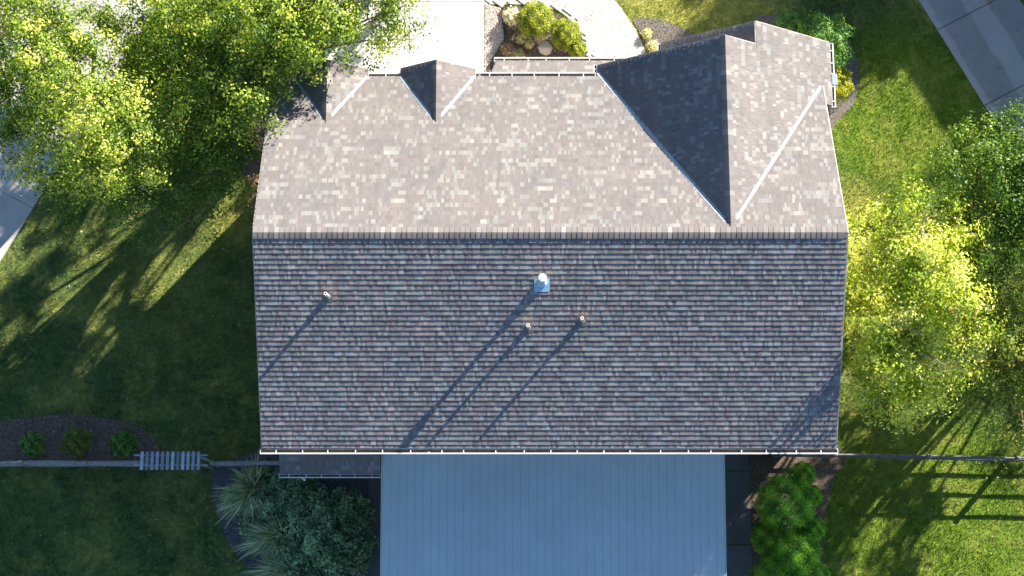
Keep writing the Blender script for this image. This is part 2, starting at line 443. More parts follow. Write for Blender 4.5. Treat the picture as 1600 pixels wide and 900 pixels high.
pebbles('bark_chips', scatter(BEDS, 9000), .012, .032, [(.12, .088, .066), (.21, .165, .13), (.08, .06, .05), (.31, .25, .20)], .015, 'loose bark chips lying in the planting beds')

# grass: free-standing blades over the lawn
xy = RNG.uniform((-19.2, -10.2), (17.6, 11.2), (620000, 2))
k = np.ones(len(xy), bool)
for e in [DRIVE, LDP, RDP, WALK, PATIO, PEB, [(-8, -5.2), (8, -5.2), (8, 5), (-8, 5)]] + BEDS:
    k &= ~inside(e, xy[:, 0], xy[:, 1])
xy = xy[k]; n = len(xy)
a = RNG.uniform(0, 6.283, n); h = RNG.uniform(.025, .06, n)*(1+.25*np.sin(xy[:, 0]*1.3+np.sin(xy[:, 1]*.9)*2)); w = RNG.uniform(.008, .016, n); ln = RNG.normal(0, .03, (n, 2))
bx, by = np.cos(a)*w, np.sin(a)*w
tri = np.empty((n, 3, 3))
tri[:, 0] = np.stack([xy[:, 0]-bx, xy[:, 1]-by, np.zeros(n)], 1)
tri[:, 1] = np.stack([xy[:, 0]+bx, xy[:, 1]+by, np.zeros(n)], 1)
tri[:, 2] = np.stack([xy[:, 0]+ln[:, 0], xy[:, 1]+ln[:, 1], h], 1)
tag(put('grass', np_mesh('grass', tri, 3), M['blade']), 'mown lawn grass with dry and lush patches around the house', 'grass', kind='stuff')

# ------------------------------------------------------------------ the house
ZR = 7.9; PITCH = math.radians(23.9); TM = math.tan(PITCH); TC = .68; TD = .667
YF, YB = 5.21, -5.58
house = empty('house', (0, 0, 0), 'large house with brown asphalt shingle gable roof and front cross gables', 'house')

def zmain(y): return ZR - TM*abs(y)
XC, ZC, YC0, YC1 = 4.87, 7.83, .16, 5.62      # cross gable ridge
XB, ZB, YB1 = 5.86, 7.83-TC*.99, 6.30          # lower gable in front of it
XE = 8.30
XL = 1.47
XBL = 3.36
DORM = [(-6.33, 6.31, 1.09), (-3.20, 6.31, 1.09)]
DY1 = 5.46

# walls
w = MB()
w.prism([(-7.7, -5.25), (7.7, -5.25), (7.7, 4.85), (-7.7, 4.85)], -.1, 5.35)
w.build('wall', M['siding'], house)
for sx in (-7.7, 7.52):
    MB().add([(sx, -5.25, 5.36), (sx, 4.85, 5.36), (sx, 4.85, zmain(4.85)-.17), (sx, 0, ZR-.17), (sx, -5.25, zmain(5.25)-.17),
              (sx+.18, -5.25, 5.36), (sx+.18, 4.85, 5.36), (sx+.18, 4.85, zmain(4.85)-.17), (sx+.18, 0, ZR-.17), (sx+.18, -5.25, zmain(5.25)-.17)],
             [(0, 1, 2, 3, 4), (9, 8, 7, 6, 5), (0, 5, 6, 1), (1, 6, 7, 2), (2, 7, 8, 3), (3, 8, 9, 4), (4, 9, 5, 0)]).build('gable_wall', M['siding'], house)
def gable_front(x0, zr, half_l, half_r, tan, y, zb=5.0, d=.15):
    b = [(x0-half_l, zb), (x0+half_r, zb), (x0+half_r, zr-tan*half_r-.17), (x0, zr-.17), (x0-half_l, zr-tan*half_l-.17)]
    vs = [(x, y, z) for x, z in b] + [(x, y-d, z) for x, z in b]
    MB().add(vs, [(4, 3, 2, 1, 0), (5, 6, 7, 8, 9)] + [(i, (i+1) % 5, 5+(i+1) % 5, 5+i) for i in range(5)]).build('gable_wall', M['siding'], house)
w = MB(); w.prism([(1.8, 4.86), (7.98, 4.86), (7.98, 5.3), (1.8, 5.3)], -.1, 5.3); w.build('wing_wall', M['siding'], house)
w = MB(); w.prism([(3.66, 5.31), (7.97, 5.31), (7.97, 5.98), (3.66, 5.98)], -.1, 5.29); w.build('bay_wall', M['siding'], house)
gable_front(XC, ZC, 3.05, 3.05, TC, 5.30, 5.31)
gable_front(XB, ZB, 2.2, 2.1, TC, 5.98, 5.30)
for x0, zr, hw in DORM: gable_front(x0, zr, hw-.2, hw-.2, TD, 5.2, 5.3)

# roof decks: thick slabs just under the shingles, one piece per slope
roof_mb = MB(); TH = .15; OFF = -.012
def plane_pts(xy, zf): return [(x, y, zf(x, y)+OFF) for x, y in xy]
fm = lambda x, y: ZR-TM*y
rm = lambda x, y: ZR+TM*y
roof_mb.slab(plane_pts([(-8, 0), (8, 0), (8, 4.86), (7.6, YF), (-8, YF)][::-1], fm), (0, TM, 1), TH)
roof_mb.slab(plane_pts([(-8, 0), (8, 0), (8, YB), (-8, YB)][::1][::-1], rm) if False else plane_pts([(-8, YB), (8, YB), (8, 0), (-8, 0)], rm), (0, -TM, 1), TH)
cl = lambda x, y: ZC-TC*(XC-x)
cr = lambda x, y: ZC-TC*(x-XC)
bl_ = lambda x, y: ZB-TC*(XB-x)
roof_mb.slab(plane_pts([(XL, 5.27), (XC, YC0), (XC, YC1), (XL, YC1-.04)][::1], cl), (-TC, 0, 1), TH)
roof_mb.slab(plane_pts([(XC, YC0), (7.6, 4.36), (XE, 4.36), (XE, YB1), (XB, YB1), (XB, YC1), (XC, YC1)], cr), (TC, 0, 1), TH)
roof_mb.slab(plane_pts([(XBL, 5.2), (XB, 5.2), (XB, YB1), (XBL, YB1)], bl_), (-TC, 0, 1), TH)
for x0, zr, hw in DORM:
    yv = (ZR-zr)/TM
    roof_mb.slab([(x, y, zr-TD*(x0-x)+OFF) for x, y in [(x0-hw, 5.2), (x0, yv), (x0, DY1), (x0-hw, DY1)]], (-TD, 0, 1), .12)
    roof_mb.slab([(x, y, zr-TD*(x-x0)+OFF) for x, y in [(x0, yv), (x0+hw, 5.2), (x0+hw, DY1), (x0, DY1)]], (TD, 0, 1), .12)
roof = roof_mb.build('roof', M['deck'], house)

# shingles ---------------------------------------------------------------
EXP = .143
PV, PC = [], []          # quads (4 corners)
SINGLES = []
PAL = np.array([(.182, .166, .162), (.188, .171, .166), (.192, .175, .169), (.186, .172, .168), (.181, .169, .167), (.193, .172, .166)])
LIGHT = .96*np.array([(.275, .261, .246), (.262, .25, .238), (.29, .274, .256), (.258, .26, .256)])
def quad(a, b, c, d, col): PV.append((a, b, c, d)); PC.append(col)
STAIN = [(-6.04, -1.62), (-.60, -2.42), (.86, -2.24), (-.22, -1.25)]
def piece(O, Uv, Vv, Nv, u0, u1, v0, v1, h0, h1, col, sides):
    if Vv[1] < -.5:                                  # rust run-off stains round the pipes
        q = O + Uv*(u0+u1)/2 + Vv*(v0+v1)/2
        for sx, sy in STAIN:
            if abs(q[0]-sx) < .2 and -.05 < q[1]-sy < .34: col = np.asarray(col)*.6 + np.array((.13, .088, .062))
    P = lambda u, v, h: O + Uv*u + Vv*v + Nv*h
    a, b, c, d = P(u0, v0, h0), P(u1, v0, h0), P(u1, v1, h1), P(u0, v1, h1)
    e, f = P(u1, v1, -.004), P(u0, v1, -.004)
    quad(a, d, c, b, col); quad(d, f, e, c, col)
    if sides:
        quad(a, P(u0, v0, -.004), f, d, col); quad(b, c, e, P(u1, v0, -.004), col)
def slope(O, Uv, Vv, length, rng, keep=False, start=.0, seed=0, lightf=.27, tint=0):
    """courses run along Uv, stepping down Vv from the ridge; rng(v) -> list of (u0,u1)"""
    r = random.Random(seed)
    O, Uv, Vv = np.array(O, float), np.array(Uv, float), np.array(Vv, float)
    Nv = np.cross(Vv, Uv); Nv = Nv if Nv[2] > 0 else -Nv
    k = 0; v = start
    while v < length-.02:
        v1 = min(v+EXP, length)
        for ua, ub in rng((v+v1)/2):
            if ub-ua < .05: continue
            u = ua
            while u < ub-1e-6:                       # backing layer in strips
                e = min(u+r.uniform(.5, 1.0), ub)
                if ub-e < .15: e = ub
                c = PAL[r.randrange(len(PAL))]*r.uniform(.93, 1.02)
                piece(O, Uv, Vv, Nv, u, e-.003 if e < ub else e, v-.01, v1, 0, .0125, c, False); u = e
            u = ua + r.uniform(-.1, .05)
            run = 0
            while u < ub:                            # laminated tabs
                wd = r.choice((.055, .065, .08, .09, .10, .10, .115, .13, .20))*r.uniform(.9, 1.1)
                a, b = max(u, ua), min(u+wd, ub)
                if run > 0: run -= 1; light = True
                else:
                    light = r.random() < lightf
                    if light and r.random() < .07: run = r.randrange(2, 5)
                c = LIGHT[r.randrange(len(LIGHT))]*r.uniform(.82, 1.08) if light else PAL[r.randrange(len(PAL))]*r.uniform(.94, 1.1)
                if tint: tc = r.uniform(-1, 1); c = c*(1+tint*np.array(((tc*.9, -.25*tc, tc*.55) if tc > 0 else (tc*.9, -tc*.25, -tc*.9))))*r.uniform(.98, 1.22)
                if b-a > .03:
                    h1 = .0165+r.uniform(-.0018, .0025)
                    if keep and wd > .175 and a == u and b == u+wd and keep(O+Uv*(a+b)/2+Vv*v):
                        SINGLES.append((O+Uv*(a+b)/2+Vv*(v-.003), Uv, Vv, Nv, wd, 2 if light and r.random() < .4 else r.choice((0, 1))))
                    else:
                        piece(O, Uv, Vv, Nv, a, b, v-.003, v1+r.uniform(-.002, .004), .0006, h1, c, True)
                u += wd + (r.choice((.0, .003, .003, .003, .02, .045, .07, .09)) if not run else .003)
        v = v1; k += 1
c24, s24 = math.cos(PITCH), math.sin(PITCH)
def front_rng(v):
    y = v*c24; z = ZR-TM*y
    cutl = XC-(ZC-z)/TC+.04; cutr = XC+(ZC-z)/TC-.04
    segs = [(-8., 8. if y < 4.9 else 7.6)]
    if y > YC0+.1: segs = [(-8., min(cutl, 8)), (min(cutr, 8), segs[0][1])]
    out = []
    for a, b in segs:
        cur = [(a, b)]
        for x0, zr, hw in DORM:
            if z < zr:
                hd = (zr-z)/TD-.04; nx = []
                for p, q in cur:
                    if p < x0-hd < q: nx.append((p, x0-hd)); nx.append((x0+hd, q))
                    else: nx.append((p, q))
                cur = nx
        out += cur
    return [(p+8, q+8) for p, q in out if q > p]
visible_front = lambda p: -5.0 < p[0] < 4.2 and p[1] < 4.9
slope((-8, 0, ZR), (1, 0, 0), (0, c24, -s24), YF/c24, front_rng, visible_front, seed=1)
slope((-8, 0, ZR), (1, 0, 0), (0, -c24, -s24), -YB/c24, lambda v: [(0, 16)], seed=2, lightf=.48, tint=.13)  # extra light tabs brighten the rear slope by colour, where the sun only grazes
nc = math.hypot(1, TC)
def val_y(z): return (ZR-z)/TM
slope((XC, 0, ZC), (0, 1, 0), (-1/nc, 0, -TC/nc), (XC-XL)*nc, lambda v: [(val_y(ZC-TC*v/nc)-.05, YC1-.01*v)], seed=3)
def right_rng(v):
    x = XC+v/nc; y0 = val_y(ZC-TC*v/nc)-.05
    if x > 7.6: y0 = 4.36
    return [(y0, YC1 if x < XB else YB1)]
slope((XC, 0, ZC), (0, 1, 0), (1/nc, 0, -TC/nc), (XE-XC)*nc, right_rng, seed=4)
slope((XB, 0, ZB), (0, 1, 0), (-1/nc, 0, -TC/nc), (XB-XBL)*nc, lambda v: [(5.25, YB1)], seed=5)
nd = math.hypot(1, TD)
for i, (x0, zr, hw) in enumerate(DORM):
    for sg in (-1, 1):
        slope((x0, 0, zr), (0, 1, 0), (sg/nd, 0, -TD/nd), hw*nd, lambda v: [(val_y(zr-TD*v/nd)-.05, DY1)], seed=10+2*i+sg)
# porch roof over the entry, and the one-storey bay behind
ZP0, YP0, YP1 = 3.86, 4.86, 6.62
roof_p = MB()
TP = (ZP0-3.06)/(YP1-YP0); npn = math.hypot(1, TP)
slope((-8, YP0, ZP0), (1, 0, 0), (0, 1/npn, -TP/npn), (YP1-YP0)*npn, lambda v: [(8-2.1+.30*v, 8+2.42)], seed=21)
MB().slab([(-2.1, YP0, ZP0+OFF), (2.42, YP0, ZP0+OFF), (2.42, YP1, 3.06+OFF), (-1.55, YP1, 3.06+OFF)][::-1], (0, TP, 1), .12).build('porch_roof', M['deck'], house)
ZB0, ZB1, YBB = 3.25, 2.85, -6.14
TB = (ZB0-ZB1)/(-5.25-YBB); nb = math.hypot(1, TB)
slope((-8, -5.25, ZB0), (1, 0, 0), (0, -1/nb, -TB/nb), (-5.25-YBB)*nb, lambda v: [(.10, 3.08)], seed=22)
MB().slab([(-7.9, YBB, ZB1+OFF), (-4.92, YBB, ZB1+OFF), (-4.92, -5.25, ZB0+OFF), (-7.9, -5.25, ZB0+OFF)], (0, -TB, 1), .12).build('bay_roof', M['deck'], house)
MB().mm((-7.7, -5.95, -.1), (-5.1, -5.26, 2.72)).build('bay_wall', M['siding'], house)

field = put('shingle_field', np_mesh('shingle_field', np.array(PV), 4, np.array(PC)), M['shingle'], roof)
tag(field, kind='stuff')
sm = []
for i in range(3):                                   # single shingles share three meshes
    b = MB()
    b.add([(-.5, 0, .0006), (.5, 0, .0006), (.5, EXP+.004, .0155), (-.5, EXP+.004, .0155), (-.5, 0, -.004), (.5, 0, -.004), (.5, EXP+.004, -.004), (-.5, EXP+.004, -.004)],
          [(0, 1, 2, 3), (3, 2, 6, 7), (0, 3, 7, 4), (1, 5, 6, 2), (4, 5, 1, 0), (4, 7, 6, 5)])
    me = b.mesh('shingle'); me.materials.append(M['sh_tone'][i]); sm.append(me)
SINGLES.sort(key=lambda s: -s[4])
for P_, Uv, Vv, Nv, wd, tone in SINGLES:
    pass
keepn = SINGLES[:300]
for P_, Uv, Vv, Nv, wd, tone in keepn:
    o = put('shingle', sm[tone], None, roof)
    m = Matrix(((Uv[0]*wd, Vv[0], Nv[0], P_[0]), (Uv[1]*wd, Vv[1], Nv[1], P_[1]), (Uv[2]*wd, Vv[2], Nv[2], P_[2]), (0, 0, 0, 1)))
    o.matrix_basis = m
if len(SINGLES) > 300:                                # the rest of the wide tabs stay in one mesh
    PV2, PC2 = [], []
    PV, PC = PV2, PC2
    for P_, Uv, Vv, Nv, wd, tone in SINGLES[300:]:
        piece(P_-Uv*wd/2, Uv, Vv, Nv, 0, wd, 0, EXP+.004, .0006, .0155, np.array(SH_TONES[tone]), True)
    tag(put('wide_shingle_field', np_mesh('wide_shingle_field', np.array(PV2), 4, np.array(PC2)), M['shingle'], roof), kind='stuff')

# ridge caps: bent pieces lapped along the ridges
def cap_mesh(tan, wl=.175, L=.18, th=.012):
    b = MB(); c = 1/math.hypot(1, tan); s = tan*c
    e_ = wl*c
    pr = [(-e_, -tan*e_+.022), (-e_*.5, -tan*e_*.5+.017), (0, .008), (e_*.5, -tan*e_*.5+.017), (e_, -tan*e_+.022)]
    vs = []
    for y, up in ((0, .012), (L, .0)):
        vs += [(x, y, z+up) for x, z in pr]
    vs += [(x, 0, z+.012-th-.012) for x, z in pr]
    fs = [(i, i+1, 5+i+1, 5+i) for i in range(4)] + [(i+1, i, 10+i, 10+i+1) for i in range(4)]
    fs += [(0, 5, 10), (9, 4, 14)]
    return b.add(vs, fs).mesh('ridge_cap')
def ridge_caps(x0, y0, z0, dx, dy, n, tan, step=.143):
    ms = []
    for mt in M['sh_tone']:
        me = cap_mesh(tan); me.materials.append(mt); ms.append(me)
    for i in range(n):
        o = put('ridge_cap', ms[random.choice((0, 1, 1, 1, 2))], None, roof)
        # mesh +Y runs along the ridge
        o.location = (x0+dx*step*i, y0+dy*step*i, z0+random.uniform(-.001, .002))
        o.rotation_euler = (0, 0, math.atan2(-dx, dy)+random.uniform(-.012, .012))
ridge_caps(-8.0, 0, ZR, 1, 0, 111, TM)
ridge_caps(XC, YC1, ZC, 0, -1, 37, TC)
ridge_caps(XB, YB1, ZB, 0, -1, 6, TC)
for x0, zr, hw in DORM: ridge_caps(x0, DY1, zr, 0, -1, 13, TD)

# open metal valleys
def valley(side, p0, p1, n1, n2, w1, w2, lift=.018, mat='flash'):
    p0, p1 = Vector(p0), Vector(p1); d = (p1-p0).normalized()
    n1, n2 = Vector(n1).normalized(), Vector(n2).normalized()
    a = d.cross(n1).normalized(); b = n2.cross(d).normalized()
    if a.x*side < 0: a = -a                   # on the main slope, away from the gable
    if b.x*side > 0: b = -b                   # up the gable's own slope
    up = Vector((0, 0, lift)); m = MB()
    A = [p+up for p in (p0, p1)]
    L_ = [p+up+a*w1 for p in (p0, p1)]; R_ = [p+up+b*w2 for p in (p0, p1)]
    m.add([A[0], A[1], L_[1], L_[0], R_[0], R_[1]] + [q-Vector((0, 0, .01)) for q in (A[0], A[1], L_[1], L_[0], R_[0], R_[1])],
          [(0, 1, 2, 3), (0, 4, 5, 1), (3, 2, 8, 9), (4, 10, 11, 5), (0, 3, 9, 6), (0, 6, 10, 4)])
    m.build('valley_flashing', M[mat], roof)
NM, NCL, NCR = (0, TM, 1), (-TC, 0, 1), (TC, 0, 1)
def vy(x, tan, x0, z0): return val_y(z0-tan*abs(x-x0))
valley(-1, (XC-.12, vy(XC-.12, TC, XC, ZC), ZC-TC*.12), (XL+.02, vy(XL+.02, TC, XC, ZC), ZC-TC*(XC-XL-.02)), NM, NCL, .06, .05)
valley(1, (XC+.16, vy(XC+.16, TC, XC, ZC), ZC-TC*.16), (7.93, vy(7.93, TC, XC, ZC), ZC-TC*(7.93-XC)), NM, NCR, .045, .05, .022)
for x0, zr, hw in DORM:
    for sg, nn in ((-1, (-TD, 0, 1)), (1, (TD, 0, 1))):
        xa, xb = x0+sg*.13, x0+sg*(hw-.01)
        valley(sg, (xa, vy(xa, TD, x0, zr), zr-TD*.13), (xb, min(5.22, vy(xb, TD, x0, zr)), zr-TD*(hw-.01)), NM, nn, .045, .05, .018, 'galv')

# rake trim boards
def rake(p0, p1, out, name='rake_trim'):
    p0, p1 = Vector(p0), Vector(p1); d = p1-p0; L_ = d.length; d.normalize(); o = Vector(out)
    z = d.cross(o).normalized(); z = z if z.z > 0 else -z
    MB().box((p0+p1)/2 + o*.012 - z*.085, (L_, .022, .16), (d, o, z)).build(name, M['trim'], house)
for sx in (-1, 1):
    rake((sx*8, 0, ZR-.004), (sx*8, YB, zmain(YB)-.004), (sx, 0, 0))
rake((-8, 0, ZR-.004), (-8, YF, zmain(YF)-.004), (-1, 0, 0)); rake((8, 0, ZR-.004), (8, 4.86, zmain(4.86)-.004), (1, 0, 0))
rake((XC, YC1, ZC-.004), (XL, YC1-.04, ZC-TC*(XC-XL)-.004), (0, 1, 0)); rake((XC, YC1, ZC-.004), (XB, YC1, ZB-.004), (0, 1, 0))
rake((XB, YB1, ZB-.004), (XE, YB1, ZC-TC*(XE-XC)-.004), (0, 1, 0)); rake((XB, YB1, ZB-.004), (XBL, YB1, ZB-TC*(XB-XBL)-.004), (0, 1, 0))
for x0, zr, hw in DORM:
    for sg in (-1, 1): rake((x0, DY1, zr-.004), (x0+sg*hw, DY1, zr-TD*hw-.004), (0, 1, 0))

# gutters: open troughs with a bright front lip and hangers across
hang = {}
def gutter(p0, p1, out, n_h, w=.105, d=.10, ends=(True, True)):
    p0, p1, o = Vector(p0), Vector(p1), Vector(out); u = (p1-p0); L_ = u.length; u.normalize(); Z = Vector((0, 0, 1)); c = (p0+p1)/2
    ax = (u, o, Z); m = MB()
    m.box(c + o*.006 - Z*d*.55, (L_, .010, d*.9), ax)
    m.box(c + o*w*.5 - Z*d, (L_, w, .010), ax)
    m.box(c + o*(w-.004) - Z*d*.55, (L_, .010, d*.9), ax)
    m.box(c + o*(w-.001) - Z*.012, (L_, .034, .016), ax)
    for e, s in zip(ends, (-1, 1)):
        if e: m.box(c + u*s*(L_/2+.004) + o*w*.5 - Z*d*.5, (.012, w+.03, d), ax)
    g_ = m.build('gutter', M['white'], house)
    MB().box(c + o*w*.47 - Z*(d-.012), (L_-.02, w*.78, .012), ax).build('trough_shade', M['mulch'], g_)  # dark strip standing in for the shade inside the trough
    key = (round(o.x), round(o.y), w)
    if key not in hang:
        me = MB().box((0, 0, 0), (.026, w+.01, .012), ax).mesh('hanger'); me.materials.append(M['white']); hang[key] = me
    for i in range(n_h):
        h_ = put('hanger', hang[key], None, g_)
        h_.location = p0 + u*(L_*(i+.5+random.uniform(-.12, .12))/n_h) + o*w*.45 - Z*.006
    return g_
zb = zmain(YB)
gutter((-8.04, YB-.02, zb-.02), (8.04, YB-.02, zb-.02), (0, -1, 0), 21, .13)
zf = zmain(YF)
gutter((-8.03, YF+.015, zf-.02), (-7.45, YF+.015, zf-.02), (0, 1, 0), 1)
gutter((-5.22, YF+.015, zf-.02), (-4.31, YF+.015, zf-.02), (0, 1, 0), 1)
gutter((-2.09, YF+.015, zf-.02), (1.40, YF+.015, zf-.02), (0, 1, 0), 5, .12)
gutter((-1.58, YP1+.015, 3.04), (2.46, YP1+.015, 3.04), (0, 1, 0), 6)
gutter((-7.92, YBB-.015, ZB1-.02), (-4.94, YBB-.015, ZB1-.02), (0, -1, 0), 6, .09, .09)
zx = ZC-TC*(XE-XC)
gutter((XE+.015, 4.34, zx-.02), (XE+.015, 6.28, zx-.02), (1, 0, 0), 5, .09)
gutter((XL-.015, 5.30, ZC-TC*(XC-XL)-.02), (XL-.015, 5.60, ZC-TC*(XC-XL)-.02), (-1, 0, 0), 1, .09)
gutter((XBL-.015, 5.4, ZB-TC*(XB-XBL)-.02), (XBL-.015, 6.28, ZB-TC*(XB-XBL)-.02), (-1, 0, 0), 2, .09)
# wider collector on the right gutter, downspouts
MB().mm((XE+.03, 5.0, zx-.13), (XE+.19, 5.34, zx-.018)).build('gutter_guard', M['galv'], house, bevel=.01)
def downspout(pts):
    MB().tube(pts, [.042]*len(pts), 8).build('downspout', M['white'], house)
downspout([(6.75, YB-.09, zb-.12), (6.75, YB-.12, zb-.25), (6.75, -5.32, zb-.6), (6.75, -5.32, .1)])
downspout([(-7.35, YBB-.07, ZB1-.1), (-7.2, YBB-.16, ZB1-.22), (-7.12, -6.0, ZB1-.5), (-7.12, -6.0, .1)])
downspout([(-3.35, YB-.13, zb-.06), (-3.35, YB-.13, zb-.16), (-3.35, -5.32, zb-.55), (-3.35, -5.32, 3.2)])
downspout([(-8.0, 4.9, zf-.1), (-7.76, 4.8, zf-.5), (-7.76, 4.8, .3), (-8.2, 4.3, .12), (-9.3, 3.95, .1)])
downspout([(-1.98, YF+.07, zf-.1), (-1.98, YF+.1, zf-.22), (-1.98, 4.92, zf-.6), (-1.98, 4.92, .1)])

# roof penetrations
def on_rear(x, y): return Vector((x, y, zmain(y)))
nr = Vector((0, -s24, c24)); vr = Vector((0, -c24, -s24)); ur = Vector((1, 0, 0))
def pipe_vent(x, y, h=.45, r=.045):
    p = on_rear(x, y); m = MB()
    ring = 12; zt = Vector((0, 0, 1))
    m.tube([p-zt*.1, p+zt*h], [r, r], ring, cap=False)
    m.tube([p+zt*h, p+zt*(h-.12)], [r*.66, r*.66], ring, cap=False)
    n = len(m.v); top = [p+zt*h + Vector((math.cos(2*math.pi*k/ring), math.sin(2*math.pi*k/ring), 0))*r for k in range(ring)]
    inn = [p+zt*h + Vector((math.cos(2*math.pi*k/ring), math.sin(2*math.pi*k/ring), 0))*r*.6 for k in range(ring)]
    m.add(top+inn, [(k, (k+1) % ring, ring+(k+1) % ring, ring+k) for k in range(ring)])
    v = m.build('vent_pipe', M['pipe'], house, smooth=False)
    c = MB(); c.tube([p+nr*.012, p+nr*.05+zt*.03, p+zt*.10], [.09, .075, .06], 14, cap=False); c.build('collar', M['rubber'], v)
    MB().box(p+nr*.014+vr*.02, (.26, .26, .006), (ur, vr, nr)).build('flashing', M['rubber'], v)
    MB().tube([p+zt*(h-.11), p+zt*(h-.10)], [r*.7, r*.7], 12).build('inside', M['dark'], v)
pipe_vent(-6.04, -1.62); pipe_vent(-.60, -2.42); pipe_vent(.86, -2.24)
p = on_rear(-.22, -1.25); zt = Vector((0, 0, 1)); hf = .10
fl = MB().tube([p-zt*.1, p+zt*(.42+hf)], [.055, .055], 16).tube([p+zt*(z_+hf) for z_ in (.42, .44, .47, .52, .54)], [.08, .112, .118, .108, .03], 20)
fv = fl.build('flue_cap', M['pipe'], house)
MB().tube([p+nr*.01, p+zt*.18], [.15, .08], 16, cap=False).build('collar', M['blue_flash'], fv)
MB().box(p+nr*.016+vr*.09, (.42, .36, .006), (ur, vr, nr)).build('flashing', M['blue_flash'], fv)

# ------------------------------------------------------------------ patio cover
pc = empty('patio_cover', (.15, -8.5, 0), 'blue grey ribbed metal patio cover behind the house', 'patio cover')
PX0, PX1, PY0, PY1, PZ0, PZ1 = -4.86, 5.22, -5.30, -12.2, 2.98, 2.45
NP = 42; pw = (PX1-PX0)/NP; D = Vector((0, PY1-PY0, PZ1-PZ0)); Lp = D.length; D.normalize(); Zp = Vector((1, 0, 0)).cross(-D).normalized()
if Zp.z < 0: Zp = -Zp
b = MB(); hw = pw/2
prof = [(-hw+.0015, -.02), (-hw+.0015, .005), (-hw+.010, .005), (-hw+.014, .0), (-.02, .0), (-.012, .0015), (.012, .0015), (.02, .0), (hw-.0015, .0), (hw-.0015, -.02)]
vs = []
for t_ in (0, Lp): vs += [(x, t_, z) for x, z in prof]
npf = len(prof)
b.add([(x, -y, z) for x, y, z in vs], [(i, npf+i, npf+i+1, i+1) for i in range(npf-1)])
me = b.mesh('roof_panel'); me.materials.append(M['panel'])
pitch = math.atan2(PZ0-PZ1, PY0-PY1)
for i in range(NP):
    o = put('roof_panel', me, None, pc)
    o.location = (PX0+pw*(i+.5), PY0, PZ0+random.uniform(-.0008, .0008))
    o.rotation_euler = (pitch, random.uniform(-.002, .002), 0)
MB().mm((PX0, PY0, PZ0-.20), (PX1, PY0-.05, PZ0-.025)).build('ledger', M['white'], pc)
for sx in (PX0-.02, PX1+.02):
    MB().box(Vector((sx, (PY0+PY1)/2, (PZ0+PZ1)/2-.06)), (.03, Lp, .14), (Vector((1, 0, 0)), D, Zp)).build('edge_trim', M['panel'], pc)
MB().mm((PX0+.1, -11.7, 2.20), (PX1-.1, -11.6, 2.40)).build('beam', M['white'], pc)
for x in (PX0+.2, .18, PX1-.2): MB().mm((x-.06, -11.71, 0), (x+.06, -11.59, 2.2)).build('post', M['white'], pc)

# ------------------------------------------------------------------ fences and arbour
def rail_fence(name, label, pts, y_of, cat='fence', rails=(.30, .66, 1.04), th=1.0, mat='fence'):
    root = empty(name, (pts[0], y_of(pts[0]), 0), label, cat)
    for i, x in enumerate(pts):
        y = y_of(x); m = MB()
        m.box((x, y, .56), (.12, .13, 1.13)); m.add([(x-.06, y-.065, 1.125), (x+.06, y-.065, 1.125), (x+.06, y+.065, 1.125), (x-.06, y+.065, 1.125), (x, y, 1.16)], [(0, 1, 4), (1, 2, 4), (2, 3, 4), (3, 0, 4)])
        m.build('post', M[mat], root)
    for x0, x1 in zip(pts[:-1], pts[1:]):
        for z in rails:
            j = random.uniform(-.012, .012)
            a, b_ = Vector((x0-.05, y_of(x0)+j, z)), Vector((x1+.05, y_of(x1)-j, z+random.uniform(-.02, .02)))
            mid = (a+b_)/2 + Vector((0, random.uniform(-.012, .012), -.01))
            MB().tube([a, a.lerp(mid, .3), mid, b_.lerp(mid, .3), b_], [.045*th, .062*th, .066*th, .062*th, .045*th], 7).build('rail', M[mat], root)
    return root
rail_fence('rail_fence', 'grey split rail fence along the mulch bed up to the slatted arbor', [-18.6, -16.2, -14.2, -12.42], lambda x: -5.69)
rail_fence('rail_fence', 'short grey split rail fence between the slatted arbor and the house', [-10.30, -7.85], lambda x: -5.69)
rail_fence('rail_fence', 'weathered split rail fence right of the house with long shadows on the lawn', [7.25, 8.95, 11.85, 14.6, 17.3], lambda x: -5.40-.02*(x-7.2), th=.66, mat='fence_old')
ar = empty('arbor', (-11.33, -5.7, 0), 'weathered garden arbor with twelve top slats over the fence opening', 'arbor')
for i in range(12):
    x = -12.16 + i*(1.70/11)
    MB().box((x, -5.71, 2.23+random.uniform(-.004, .004)), (.088, .545, .035)).build('slat', M['arbor'], ar, bevel=.004).rotation_euler = (0, 0, 0)
for y in (-5.54, -5.84): MB().mm((-12.42, y-.02, 2.10), (-10.20, y+.02, 2.205)).build('beam', M['arbor'], ar)
for x in (-12.2, -10.45):
    for y in (-5.59, -5.79): MB().mm((x-.045, y-.028, 0), (x+.045, y+.028, 2.19)).build('post', M['arbor'], ar)
gt = empty('garden_gate', (6.9, -5.33, 0), 'dark low garden gate under the rear gutter beside the right fence', 'gate')
for x in (6.55, 7.1): MB().mm((x-.03, -5.37, 0), (x+.03, -5.31, 1.15)).build('stile', M['metaldark'], gt)
for z in (.25, 1.05): MB().mm((6.58, -5.355, z), (7.07, -5.325, z+.05)).build('bar', M['metaldark'], gt)
for i in range(4): MB().mm((6.66+i*.11, -5.35, .3), (6.685+i*.11, -5.33, 1.05)).build('picket', M['metaldark'], gt)

# steel edging between pebbles and bed
e = MB(); ep = [(-1.8, 7.0), (-1.78, 7.6), (-1.27, 8.52), (-1.30, 8.9), (-1.42, 9.5)]
for a, b_ in zip(ep[:-1], ep[1:]):
    a, b_ = Vector((*a, .05)), Vector((*b_, .05)); d = (b_-a).normalized()
    e.box((a+b_)/2, ((b_-a).length, .03, .12), (d, Vector((-d.y, d.x, 0)), Vector((0, 0, 1))))
tag(e.build('bed_edging', M['metaldark']), 'dark bent edging strip between pink pebbles and mulch bed', 'edging')

